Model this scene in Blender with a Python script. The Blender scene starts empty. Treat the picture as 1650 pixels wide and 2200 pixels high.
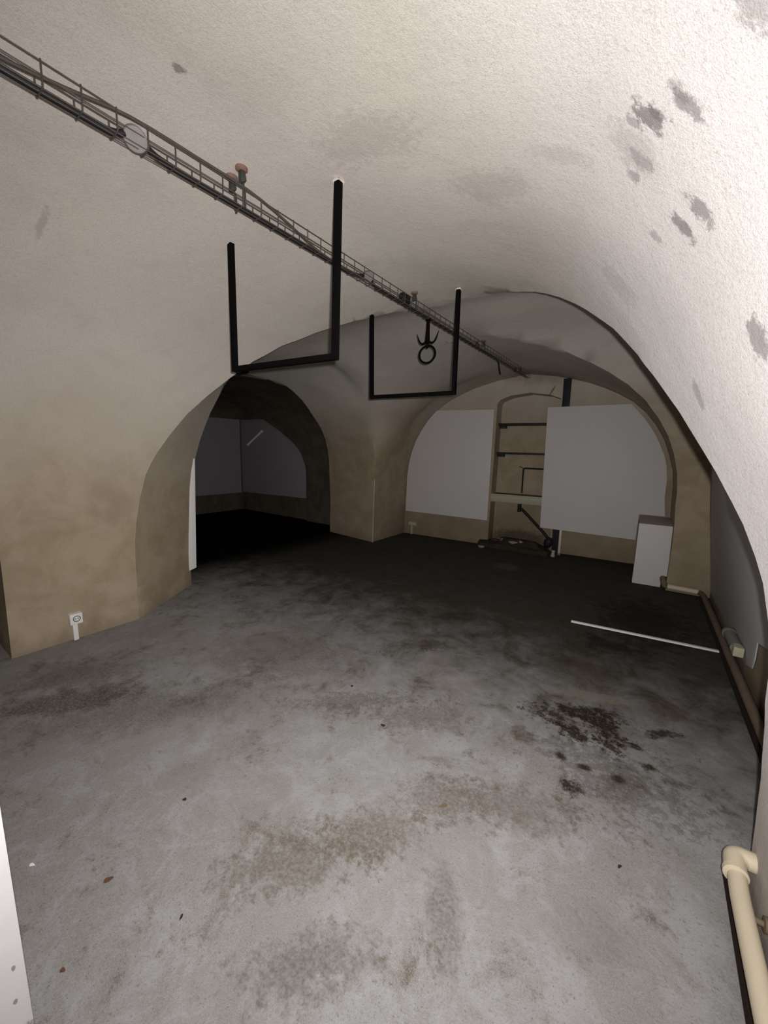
import bpy, bmesh, math, random
import numpy as np
from mathutils import Vector, Matrix, noise

random.seed(7)
scene = bpy.context.scene
COL = scene.collection

# ------------------------------------------------------------------ camera
R = np.array([[0.8216, -0.1141, 0.5585], [0.5694, 0.1159, -0.8139], [0.0281, 0.9867, 0.1602]])
cam_d = bpy.data.cameras.new('camera')
cam = bpy.data.objects.new('camera', cam_d)
COL.objects.link(cam)
cam_d.sensor_fit = 'HORIZONTAL'
cam_d.sensor_width = 36.0
cam_d.lens = 17.6207
cam_d.clip_start = 0.02
cam_d.clip_end = 100
M4 = Matrix([[R[0, 0], R[0, 1], R[0, 2], 0], [R[1, 0], R[1, 1], R[1, 2], 0], [R[2, 0], R[2, 1], R[2, 2], 1.5], [0, 0, 0, 1]])
cam.matrix_world = M4
scene.camera = cam

# ------------------------------------------------------------------ view, world, flash
scene.view_settings.view_transform = 'Standard'
scene.view_settings.look = 'None'
scene.view_settings.gamma = 1.0
scene.view_settings.use_curve_mapping = False
scene.view_settings.exposure = 0.0
w = bpy.data.worlds.new('world')
scene.world = w
w.use_nodes = True
w.node_tree.nodes['Background'].inputs[0].default_value = (0, 0, 0, 1)
w.node_tree.nodes['Background'].inputs[1].default_value = 0.0
scene.cycles.max_bounces = 4
scene.cycles.diffuse_bounces = 3
scene.cycles.use_denoising = True
scene.cycles.use_adaptive_sampling = True
scene.cycles.adaptive_threshold = 0.025

FLASH_W = 292
fd = bpy.data.lights.new('phone_flash', 'SPOT')
fd.energy = FLASH_W
fd.color = (1.0, 0.97, 0.945)
fd.shadow_soft_size = 0.012
fd.spot_size = math.radians(162)
fd.spot_blend = 1.0
fl = bpy.data.objects.new('phone_flash', fd)
COL.objects.link(fl)
fm = M4.copy()
fm.translation = Vector((0.035, 0.0, 1.53))
fl.matrix_world = fm


# ------------------------------------------------------------------ helpers
def link(o):
    COL.objects.link(o)
    return o


def mesh_obj(name, bm, mat=None, parent=None, smooth=None):
    me = bpy.data.meshes.new(name)
    bmesh.ops.recalc_face_normals(bm, faces=bm.faces)
    bm.to_mesh(me)
    bm.free()
    if mat:
        me.materials.append(mat)
    if smooth is not None:
        for p in me.polygons:
            p.use_smooth = True
        me.set_sharp_from_angle(angle=math.radians(smooth))
    o = link(bpy.data.objects.new(name, me))
    if parent:
        o.parent = parent
        o.matrix_parent_inverse = Matrix.Translation(parent.location).inverted()
    return o


def thing(name, label, cat, loc=(0, 0, 0), group=None):
    o = link(bpy.data.objects.new(name, None))
    o.empty_display_size = 0.05
    o.location = loc
    return tag(o, label, cat, group)


def tag(o, label, cat, group=None):
    o['label'] = label
    o['category'] = cat
    if group:
        o['group'] = group
    return o


def structure(o):
    o['kind'] = 'structure'
    return o


def new_bm():
    return bmesh.new()


def add_box(bm, x0, x1, y0, y1, z0, z1, bevel=0.0, seg=2):
    t = bmesh.new()
    vs = [t.verts.new(p) for p in ((x0, y0, z0), (x1, y0, z0), (x1, y1, z0), (x0, y1, z0), (x0, y0, z1), (x1, y0, z1), (x1, y1, z1), (x0, y1, z1))]
    for f in ((0, 3, 2, 1), (4, 5, 6, 7), (0, 1, 5, 4), (1, 2, 6, 5), (2, 3, 7, 6), (3, 0, 4, 7)):
        t.faces.new([vs[i] for i in f])
    if bevel:
        bmesh.ops.bevel(t, geom=list(t.edges), offset=bevel, segments=seg, affect='EDGES', profile=0.6)
    merge(bm, t)


def merge(bm, t):
    me = bpy.data.meshes.new('t')
    t.to_mesh(me)
    t.free()
    bm.from_mesh(me)
    bpy.data.meshes.remove(me)


def add_hull(bm, bottom, top, bevel=0.0):
    """prism between two loops of equal length"""
    t = bmesh.new()
    a = [t.verts.new(p) for p in bottom]
    b = [t.verts.new(p) for p in top]
    n = len(a)
    t.faces.new(a[::-1])
    t.faces.new(b)
    for i in range(n):
        t.faces.new((a[i], a[(i + 1) % n], b[(i + 1) % n], b[i]))
    bmesh.ops.recalc_face_normals(t, faces=t.faces)
    if bevel:
        bmesh.ops.bevel(t, geom=list(t.edges), offset=bevel, segments=2, affect='EDGES', profile=0.6)
    merge(bm, t)


def add_tube(bm, pts, r, seg=12, closed=False, square=False):
    """swept tube along a polyline; radius may be a list"""
    pts = [Vector(p) for p in pts]
    n = len(pts)
    rs = r if isinstance(r, (list, tuple)) else [r] * n
    rings = []
    up = None
    for i in range(n):
        if closed:
            d0 = (pts[i] - pts[i - 1]).normalized()
            d1 = (pts[(i + 1) % n] - pts[i]).normalized()
        else:
            d0 = (pts[i] - pts[i - 1]).normalized() if i > 0 else (pts[1] - pts[0]).normalized()
            d1 = (pts[i + 1] - pts[i]).normalized() if i < n - 1 else d0
        d = (d0 + d1)
        d = d.normalized() if d.length > 1e-6 else d1
        k = 1.0 / max(0.5, d.dot(d1))
        if up is None:
            up = Vector((0, 0, 1)) if abs(d.z) < 0.9 else Vector((1, 0, 0))
        s = d.cross(up)
        if s.length < 1e-4:
            s = d.cross(Vector((0, 1, 0)))
        s.normalize()
        u = s.cross(d).normalized()
        up = u
        ring = []
        cnt = 4 if square else seg
        bend = (d1 - d0)
        bdir = bend.normalized() if bend.length > 1e-5 else None
        for j in range(cnt):
            a = 2 * math.pi * (j + 0.5) / cnt
            rr = rs[i] * (math.sqrt(2) if square else 1)
            off = s * math.cos(a) * rr + u * math.sin(a) * rr
            if bdir is not None:
                b2 = bdir - d * bdir.dot(d)
                if b2.length > 1e-5:
                    b2.normalize()
                    off += b2 * off.dot(b2) * (k - 1)
            ring.append(bm.verts.new(pts[i] + off))
        rings.append(ring)
    cnt = len(rings[0])
    m = n if closed else n - 1
    for i in range(m):
        A, B = rings[i], rings[(i + 1) % n]
        for j in range(cnt):
            bm.faces.new((A[j], A[(j + 1) % cnt], B[(j + 1) % cnt], B[j]))
    if not closed:
        bm.faces.new(rings[0][::-1])
        bm.faces.new(rings[-1])


def arc_path(pts, rad=0.05, n=6):
    """round the inner corners of a polyline"""
    pts = [Vector(p) for p in pts]
    out = [pts[0]]
    for i in range(1, len(pts) - 1):
        a, b, c = pts[i - 1], pts[i], pts[i + 1]
        r = min(rad, (a - b).length * 0.45, (c - b).length * 0.45)
        p0 = b + (a - b).normalized() * r
        p1 = b + (c - b).normalized() * r
        for k in range(n + 1):
            t = k / n
            out.append(p0 * (1 - t) ** 2 + b * 2 * t * (1 - t) + p1 * t * t)
    out.append(pts[-1])
    return out


def add_lathe(bm, profile, origin, axis, seg=24):
    """profile: (radius, along) pairs round axis from origin"""
    axis = Vector(axis).normalized()
    o = Vector(origin)
    s = axis.orthogonal().normalized()
    u = axis.cross(s)
    rings = []
    for r, h in profile:
        rings.append([bm.verts.new(o + axis * h + (s * math.cos(2 * math.pi * j / seg) + u * math.sin(2 * math.pi * j / seg)) * max(r, 1e-4)) for j in range(seg)])
    for A, B in zip(rings[:-1], rings[1:]):
        for j in range(seg):
            bm.faces.new((A[j], A[(j + 1) % seg], B[(j + 1) % seg], B[j]))
    bm.faces.new(rings[0][::-1])
    bm.faces.new(rings[-1])


def catmull(pts, n):
    """resample a polyline smoothly to n points, evenly by arc length"""
    P = np.array(pts, float)
    P = np.vstack([2 * P[0] - P[1], P, 2 * P[-1] - P[-2]])
    out = []
    for i in range(1, len(P) - 2):
        p0, p1, p2, p3 = P[i - 1], P[i], P[i + 1], P[i + 2]
        d = [max(1e-6, np.linalg.norm(b - a)) ** 0.5 for a, b in ((p0, p1), (p1, p2), (p2, p3))]
        t0, t1, t2, t3 = 0, d[0], d[0] + d[1], sum(d)
        for t in np.linspace(t1, t2, 24, endpoint=False):
            A1 = (t1 - t) / (t1 - t0) * p0 + (t - t0) / (t1 - t0) * p1
            A2 = (t2 - t) / (t2 - t1) * p1 + (t - t1) / (t2 - t1) * p2
            A3 = (t3 - t) / (t3 - t2) * p2 + (t - t2) / (t3 - t2) * p3
            B1 = (t2 - t) / (t2 - t0) * A1 + (t - t0) / (t2 - t0) * A2
            B2 = (t3 - t) / (t3 - t1) * A2 + (t - t1) / (t3 - t1) * A3
            out.append((t2 - t) / (t2 - t1) * B1 + (t - t1) / (t2 - t1) * B2)
    out.append(P[-2])
    out = np.array(out)
    s = np.concatenate([[0], np.cumsum(np.linalg.norm(np.diff(out, axis=0), axis=1))])
    q = np.linspace(0, s[-1], n)
    return np.stack([np.interp(q, s, out[:, k]) for k in range(out.shape[1])], 1)


# ------------------------------------------------------------------ materials
class NT:
    def __init__(self, name):
        self.m = bpy.data.materials.new(name)
        self.m.use_nodes = True
        self.t = self.m.node_tree
        self.b = self.t.nodes['Principled BSDF']

    def n(self, kind, **kw):
        x = self.t.nodes.new(kind)
        for k, v in kw.items():
            setattr(x, k, v)
        return x

    def l(self, a, b):
        self.t.links.new(a, b)

    def pos(self):
        return self.n('ShaderNodeNewGeometry').outputs['Position']

    def noise(self, vec, scale, detail=4, rough=0.55, dist=0.0):
        x = self.n('ShaderNodeTexNoise')
        x.inputs['Scale'].default_value = scale
        x.inputs['Detail'].default_value = detail
        x.inputs['Roughness'].default_value = rough
        x.inputs['Distortion'].default_value = dist
        self.l(vec, x.inputs['Vector'])
        return x.outputs['Fac']

    def scaled(self, vec, s):
        x = self.n('ShaderNodeVectorMath', operation='MULTIPLY')
        self.l(vec, x.inputs[0])
        x.inputs[1].default_value = s
        return x.outputs[0]

    def ramp(self, fac, a, b, lo=0.0, hi=1.0, smooth=True):
        x = self.n('ShaderNodeMapRange')
        x.interpolation_type = 'SMOOTHSTEP' if smooth else 'LINEAR'
        x.inputs['From Min'].default_value = a
        x.inputs['From Max'].default_value = b
        x.inputs['To Min'].default_value = lo
        x.inputs['To Max'].default_value = hi
        self.l(fac, x.inputs['Value'])
        return x.outputs['Result']

    def math(self, op, a, b=None):
        x = self.n('ShaderNodeMath', operation=op)
        for i, v in enumerate((a, b)):
            if v is None:
                continue
            if hasattr(v, 'type'):
                self.l(v, x.inputs[i])
            else:
                x.inputs[i].default_value = v
        return x.outputs[0]

    def mix(self, fac, a, b):
        x = self.n('ShaderNodeMix', data_type='RGBA')
        for s, v in ((x.inputs[0], fac), (x.inputs[6], a), (x.inputs[7], b)):
            if hasattr(v, 'type'):
                self.l(v, s)
            elif isinstance(v, (int, float)):
                s.default_value = v
            else:
                s.default_value = (*v, 1)
        return x.outputs[2]

    def blob(self, vec, c, r, rotz=0.0, warp=None, amount=0.5, edge=0.35, inner=0.75):
        """soft-edged stain mask at point c with radii r, outline broken by the noise 'warp'"""
        mp = self.n('ShaderNodeMapping', vector_type='TEXTURE')
        mp.inputs['Location'].default_value = c
        mp.inputs['Rotation'].default_value = rotz if isinstance(rotz, tuple) else (0, 0, rotz)
        mp.inputs['Scale'].default_value = r
        self.l(vec, mp.inputs['Vector'])
        ln = self.n('ShaderNodeVectorMath', operation='LENGTH')
        self.l(mp.outputs[0], ln.inputs[0])
        d = ln.outputs['Value']
        if warp is not None:
            d = self.math('ADD', d, self.math('MULTIPLY', self.math('SUBTRACT', warp, 0.5), amount))
        return self.ramp(d, inner + edge * 0.5, inner - edge * 0.5)

    def bump(self, height, strength=0.3, dist=0.01):
        x = self.n('ShaderNodeBump')
        x.inputs['Strength'].default_value = strength
        x.inputs['Distance'].default_value = dist
        self.l(height, x.inputs['Height'])
        self.l(x.outputs['Normal'], self.b.inputs['Normal'])

    def col(self, v):
        if hasattr(v, 'type'):
            self.l(v, self.b.inputs['Base Color'])
        else:
            self.b.inputs['Base Color'].default_value = (*v, 1)

    def done(self, rough=0.8, metal=0.0, spec=0.3):
        self.b.inputs['Roughness'].default_value = rough
        self.b.inputs['Metallic'].default_value = metal
        self.b.inputs['Specular IOR Level'].default_value = spec
        return self.m


def plain(name, c, rough=0.6, metal=0.0, var=0.12, scale=20, bump=0.0, spec=0.3):
    t = NT(name)
    co = t.n('ShaderNodeTexCoord').outputs['Object']
    f = t.noise(co, scale, 5)
    dark = tuple(x * (1 - var) for x in c)
    lite = tuple(min(1, x * (1 + var)) for x in c)
    t.col(t.mix(f, dark, lite))
    if bump:
        t.bump(t.noise(co, scale * 6, 4), bump, 0.004)
    return t.done(rough, metal, spec)


def plaster():
    t = NT('limewashed_plaster')
    p = t.pos()
    big = t.noise(p, 0.9, 4, 0.6)
    mid = t.noise(p, 3.5, 6, 0.65, 0.4)
    fine = t.noise(p, 60, 3, 0.7)
    grain = t.noise(p, 240, 2, 0.8)
    white = t.mix(t.ramp(big, 0.38, 0.62), (0.60, 0.545, 0.51), (0.60, 0.57, 0.51))
    white = t.mix(t.ramp(mid, 0.45, 0.75, 0, 0.5), white, (0.50, 0.45, 0.41))
    tan = t.mix(t.ramp(mid, 0.35, 0.65), (0.33, 0.262, 0.172), (0.42, 0.345, 0.245))
    # the lower walls are tan up to about shoulder height, with an uneven edge
    sep = t.n('ShaderNodeSeparateXYZ')
    t.l(p, sep.inputs[0])
    z = t.math('ADD', sep.outputs['Z'], t.math('MULTIPLY', t.math('SUBTRACT', t.noise(p, 1.6, 4), 0.5), 0.9))
    z = t.math('SUBTRACT', z, t.ramp(sep.outputs['Y'], 3.4, 5.6, 0, 0.8))
    c = t.mix(t.ramp(z, 2.35, 0.7), white, tan)
    # right flank by the entrance painted paler to carry the flash's overexposure
    flash_white = t.math('MULTIPLY', t.ramp(sep.outputs['X'], -0.75, 0.05), t.ramp(sep.outputs['Y'], 3.1, 2.5))
    flash_white = t.math('MULTIPLY', flash_white, t.ramp(sep.outputs['Z'], 0.1, 0.9, 0.6, 1.0))
    c = t.mix(flash_white, c, (0.77, 0.735, 0.725))
    # browner towards the foot of the walls, darker again on the far wall
    foot = t.ramp(t.math('ADD', sep.outputs['Z'], t.math('MULTIPLY', t.math('SUBTRACT', mid, 0.5), 0.25)), 0.16, 0.0)
    c = t.mix(t.math('MULTIPLY', foot, 0.5), c, (0.20, 0.15, 0.10))
    far_foot = t.math('MULTIPLY', t.ramp(sep.outputs['Y'], 4.6, 5.8), t.ramp(z, 0.1, -0.6))
    c = t.mix(t.math('MULTIPLY', far_foot, 0.6), c, (0.16, 0.12, 0.075))
    # grey scuffs and mould on the vault
    warp = t.noise(p, 34, 4, 0.75)
    sc = [((-0.087, 1.19, 2.295), 0.050, 0.6, 0.95), ((-0.124, 1.226, 2.325), 0.030, 0.5, 0.6), ((-0.075, 1.17, 2.28), 0.03, 0.4, 0.7), ((-0.017, 1.114, 2.242), 0.055, 0.35, 0.8), ((-0.035, 1.10, 2.262), 0.03, 0.6, 0.5),
          ((-0.101, 1.315, 2.282), 0.045, 0.5, 0.5), ((-0.124, 1.376, 2.291), 0.025, 0.8, 0.6), ((0.012, 1.398, 2.126), 0.055, 0.4, 0.9), ((0.039, 1.307, 2.12), 0.055, 0.4, 0.8),
          ((-0.054, 1.51, 2.169), 0.035, 0.5, 0.5), ((0.196, 1.354, 1.802), 0.06, 0.6, 0.8), ((0.124, 1.764, 1.725), 0.06, 0.4, 0.5), ((0.06, 0.912, 2.21), 0.05, 0.7, 0.6),
          ((-0.12, 1.30, 2.31), 0.09, 0.7, 0.28), ((-1.365, 0.766, 2.682), 0.018, 1.0, 0.9), ((-1.0, 1.25, 2.635), 0.22, 0.5, 0.25), ((-0.64, 1.6, 2.547), 0.16, 0.6, 0.25), ((-0.174, 1.89, 2.195), 0.12, 0.5, 0.2),
          ((-0.34, 1.42, 2.445), 0.10, 0.4, 0.2), ((-2.421, 0.668, 2.493), 0.10, 0.15, 0.35)]
    for ctr, rad, asp, k in sc:
        m = t.blob(p, ctr, (1.5 * rad, 1.5 * rad * asp, 1.5 * rad), 0.0, warp, 2.0, 0.45, 0.62)
        c = t.mix(t.math('MULTIPLY', m, k * 0.8), c, (0.14, 0.125, 0.13))
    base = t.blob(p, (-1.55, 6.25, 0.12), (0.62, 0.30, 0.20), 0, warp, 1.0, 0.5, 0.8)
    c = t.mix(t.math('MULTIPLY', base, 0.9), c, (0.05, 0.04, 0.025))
    # crack over the niche
    m = t.blob(p, (-1.255, 6.12, 2.45), (0.018, 0.12, 0.10), (0, 0.5, 0), warp, 0.5, 0.3, 0.75)
    c = t.mix(t.math('MULTIPLY', m, 0.7), c, (0.10, 0.08, 0.06))
    # soft shadow band at the crown over the far wall, painted in brown
    crown_shade = t.blob(p, (-1.25, 6.1, 2.75), (0.9, 0.55, 0.22), 0, mid, 1.2, 0.8, 0.8)
    c = t.mix(t.math('MULTIPLY', crown_shade, 0.55), c, (0.22, 0.16, 0.11))
    c = t.mix(t.ramp(grain, 0.35, 0.75, 0, 0.30), c, (0.30, 0.25, 0.21))
    c = t.mix(t.ramp(t.noise(p, 110, 3, 0.75), 0.50, 0.72, 0, 0.35), c, (0.33, 0.28, 0.23))
    t.col(c)
    h = t.math('ADD', t.math('MULTIPLY', fine, 0.5), t.math('ADD', t.math('MULTIPLY', grain, 0.25), t.math('MULTIPLY', t.noise(p, 11, 5, 0.6), 1.0)))
    t.bump(h, 0.35, 0.007)
    return t.done(0.92, 0, 0.15)


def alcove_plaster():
    t = NT('shaded_plaster')  # side room plaster, with the room's dimness put into its colour
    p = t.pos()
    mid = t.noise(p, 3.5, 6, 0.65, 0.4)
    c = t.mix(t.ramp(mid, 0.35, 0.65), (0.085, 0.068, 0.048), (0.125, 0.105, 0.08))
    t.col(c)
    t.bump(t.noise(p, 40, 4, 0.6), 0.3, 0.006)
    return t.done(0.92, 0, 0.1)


def concrete():
    t = NT('stained_concrete')
    p = t.pos()
    big = t.noise(p, 1.1, 5, 0.6, 0.3)
    mid = t.noise(p, 4.2, 7, 0.7, 0.5)
    fine = t.noise(p, 26, 4, 0.75)
    grit = t.noise(p, 75, 3, 0.75)
    speck = t.noise(p, 130, 2, 0.8)
    grain = t.noise(p, 300, 2, 0.8)
    w0 = t.noise(p, 5.5, 6, 0.8, 0.6)
    w1 = t.noise(p, 9, 5, 0.75)
    w2 = t.noise(p, 22, 4, 0.75)
    sep = t.n('ShaderNodeSeparateXYZ')
    t.l(p, sep.inputs[0])
    c = t.mix(t.ramp(big, 0.35, 0.65), (0.275, 0.275, 0.277), (0.238, 0.225, 0.220))
    # worn, mottled screed
    c = t.mix(t.ramp(w0, 0.44, 0.60, 0, 0.40), c, (0.185, 0.172, 0.155))
    c = t.mix(t.ramp(w0, 0.50, 0.36, 0, 0.45), c, (0.325, 0.325, 0.33))
    c = t.mix(t.ramp(mid, 0.52, 0.70, 0, 0.75), c, (0.155, 0.128, 0.105))
    c = t.mix(t.ramp(t.math('MULTIPLY', mid, fine), 0.29, 0.40, 0, 0.75), c, (0.12, 0.097, 0.075))
    c = t.mix(t.ramp(t.noise(p, 2.3, 6, 0.7, 1.0), 0.58, 0.70, 0, 0.6), c, (0.32, 0.32, 0.325))
    brown = (0.085, 0.060, 0.040)
    black = (0.028, 0.019, 0.013)
    solid = t.ramp(grit, 0.34, 0.50, 0.55, 1.0)
    gritty = t.ramp(grit, 0.34, 0.62, 0.42, 0.95)
    c = t.mix(t.ramp(grit, 0.58, 0.68, 0, 0.55), c, (0.11, 0.095, 0.08))
    c = t.mix(t.ramp(speck, 0.60, 0.70, 0, 0.6), c, (0.10, 0.088, 0.075))
    c = t.mix(t.ramp(grain, 0.42, 0.68, 0, 0.40), c, (0.39, 0.388, 0.388))
    # far half of the cellar floor: dark wet concrete, with the flash falloff painted in
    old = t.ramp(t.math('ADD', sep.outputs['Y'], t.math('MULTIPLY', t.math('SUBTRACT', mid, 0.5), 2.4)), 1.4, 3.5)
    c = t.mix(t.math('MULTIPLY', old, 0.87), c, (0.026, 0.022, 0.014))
    for ctr, rad, rot, wp, am, k, colr in [
        ((-0.20, 2.84, 0), (0.25, 0.32, 1), 0.3, w1, 1.6, 0.75, (0.060, 0.043, 0.028)),
        ((-0.12, 2.36, 0), (0.25, 0.11, 1), 0.35, w2, 2.6, 1.0, black),
        ((-0.02, 2.26, 0), (0.10, 0.20, 1), 0.2, w2, 3.0, 1.0, black),
        ((-0.27, 2.22, 0), (0.18, 0.09, 1), 0.3, w2, 3.4, 0.9, black),
        ((-0.16, 2.14, 0), (0.12, 0.07, 1), 0.3, w2, 3.4, 0.95, black),
        ((-0.19, 1.92, 0), (0.045, 0.045, 1), 0.0, w2, 2.0, 0.95, black),
        ((-0.08, 1.91, 0), (0.040, 0.025, 1), 0.3, w2, 2.0, 0.95, black),
        ((-0.12, 1.74, 0), (0.06, 0.07, 1), 0.0, w2, 3.2, 0.95, black),
        ((0.06, 1.93, 0), (0.035, 0.03, 1), 0.0, w2, 2.4, 0.9, black),
        ((0.18, 2.10, 0), (0.05, 0.035, 1), 0.4, w2, 2.4, 0.95, black),
        ((0.12, 2.22, 0), (0.04, 0.03, 1), 0.0, w2, 2.4, 0.9, black),
        ((0.28, 2.06, 0), (0.06, 0.045, 1), 0.5, w2, 2.0, 0.6, brown),
        ((0.24, 2.42, 0), (0.10, 0.04, 1), 0.6, w2, 2.8, 0.9, black),
        ((0.30, 2.68, 0), (0.14, 0.10, 1), 0.4, w2, 2.8, 0.75, brown),
        ((0.05, 1.95, 0), (0.34, 0.26, 1), 0.2, w2, 5.0, 0.40, black),
        ((-0.38, 1.93, 0), (0.07, 0.06, 1), 0.0, w2, 2.0, 0.75, brown),
        ((-1.25, 2.5, 0), (0.33, 0.10, 1), 0.65, w2, 2.6, 0.8, (0.05, 0.04, 0.03)),
        ((-2.62, 0.62, 0), (0.55, 0.16, 1), 0.9, w1, 1.6, 0.8, (0.065, 0.048, 0.033)),
        ((-2.2, 0.85, 0), (0.9, 0.25, 1), 0.9, w1, 2.0, 0.55, (0.085, 0.068, 0.05)),
        ((-2.9, 0.75, 0), (0.5, 0.22, 1), 0.9, w1, 2.0, 0.6, (0.075, 0.058, 0.042)),
        ((-0.74, 1.02, 0), (0.28, 0.13, 1), 0.7, w2, 2.2, 0.75, (0.125, 0.092, 0.068)),
        ((-0.55, 1.35, 0), (0.24, 0.15, 1), 0.5, w2, 2.4, 0.65, (0.12, 0.09, 0.068)),
        ((-0.30, 1.50, 0), (0.30, 0.14, 1), 0.5, w2, 2.6, 0.6, (0.12, 0.095, 0.075)),
        ((-0.90, 0.78, 0), (0.30, 0.13, 1), 0.75, w2, 3.0, 0.75, (0.115, 0.097, 0.073)),
        ((-0.66, 0.62, 0), (0.24, 0.09, 1), 0.75, w2, 2.8, 0.7, (0.10, 0.08, 0.066)),
        ((-0.38, 0.97, 0), (0.07, 0.20, 1), 0.5, w2, 2.6, 0.65, (0.11, 0.088, 0.07)),
        ((0.03, 1.20, 0), (0.16, 0.12, 1), 0.5, w1, 1.8, 0.45, (0.15, 0.142, 0.12)),
        ((0.06, 0.70, 0), (0.10, 0.08, 1), 0.5, w2, 3.4, 0.7, (0.11, 0.09, 0.075)),
        ((-2.0, 1.75, 0), (0.7, 0.45, 1), 0.6, w1, 2.2, 0.5, (0.09, 0.07, 0.055)),
        ((-1.3, 1.6, 0), (0.5, 0.10, 1), 0.7, w2, 3.0, 0.6, (0.08, 0.065, 0.05)),
        ((-0.9, 1.75, 0), (0.35, 0.14, 1), 0.6, w2, 3.0, 0.6, (0.10, 0.08, 0.06)),
    ]:
        am = am * 0.6 if rad[0] < 0.08 else am
        wq = t.math('ADD', t.math('MULTIPLY', wp, 0.55), t.math('MULTIPLY', w0, 0.45))
        m = t.blob(p, ctr, tuple(q * 1.15 for q in rad[:2]) + (1,), rot, wq, am * 1.7, 0.7, 0.62)
        c = t.mix(t.math('MULTIPLY', t.math('MULTIPLY', m, k), solid if colr == black else gritty), c, colr)
    pale = t.blob(p, (-0.12, 2.56, 0), (0.34, 0.07, 1), 0.35, w2, 1.2, 0.4, 0.7)
    c = t.mix(t.math('MULTIPLY', pale, 0.7), c, (0.20, 0.172, 0.145))
    spill = t.blob(p, (-1.4, 5.0, 0), (0.22, 0.2, 1), 0, w2, 2.0, 0.5, 0.7)
    c = t.mix(t.math('MULTIPLY', spill, 0.5), c, (0.12, 0.11, 0.105))
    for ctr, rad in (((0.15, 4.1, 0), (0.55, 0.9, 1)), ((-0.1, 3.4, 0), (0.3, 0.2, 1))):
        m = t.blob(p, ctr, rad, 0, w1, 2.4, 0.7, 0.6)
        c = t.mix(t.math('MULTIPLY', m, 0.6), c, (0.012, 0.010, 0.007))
    # floor through the left arch painted near black for the unlit room
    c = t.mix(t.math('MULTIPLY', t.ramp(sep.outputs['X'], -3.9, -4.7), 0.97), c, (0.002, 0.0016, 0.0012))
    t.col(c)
    h = t.math('ADD', t.math('MULTIPLY', fine, 0.6), t.math('ADD', t.math('MULTIPLY', grit, 0.5), t.math('MULTIPLY', speck, 0.35)))
    t.bump(h, 0.4, 0.006)
    return t.done(0.9, 0, 0.04)


def chipped_paint():
    t = NT('chipped_white_paint')
    p = t.pos()
    wp = t.noise(p, 60, 4, 0.7)
    c = t.mix(t.noise(p, 12, 4), (0.50, 0.48, 0.50), (0.58, 0.56, 0.58))
    for ctr, rad in (((-0.99, 0.09, CHIPS[0]), 0.0045), ((-0.99, 0.085, CHIPS[1]), 0.0045), ((-0.99, 0.10, 0.10), 0.05), ((-0.99, 0.10, 0.19), 0.022)):
        m = t.blob(p, ctr, (0.03, rad, rad * 2.0), 0, wp, 1.4, 0.3, 0.7)
        c = t.mix(t.math('MULTIPLY', m, 0.8), c, (0.16, 0.14, 0.15))
    t.col(c)
    t.bump(wp, 0.08, 0.004)
    return t.done(0.5, 0, 0.3)


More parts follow.
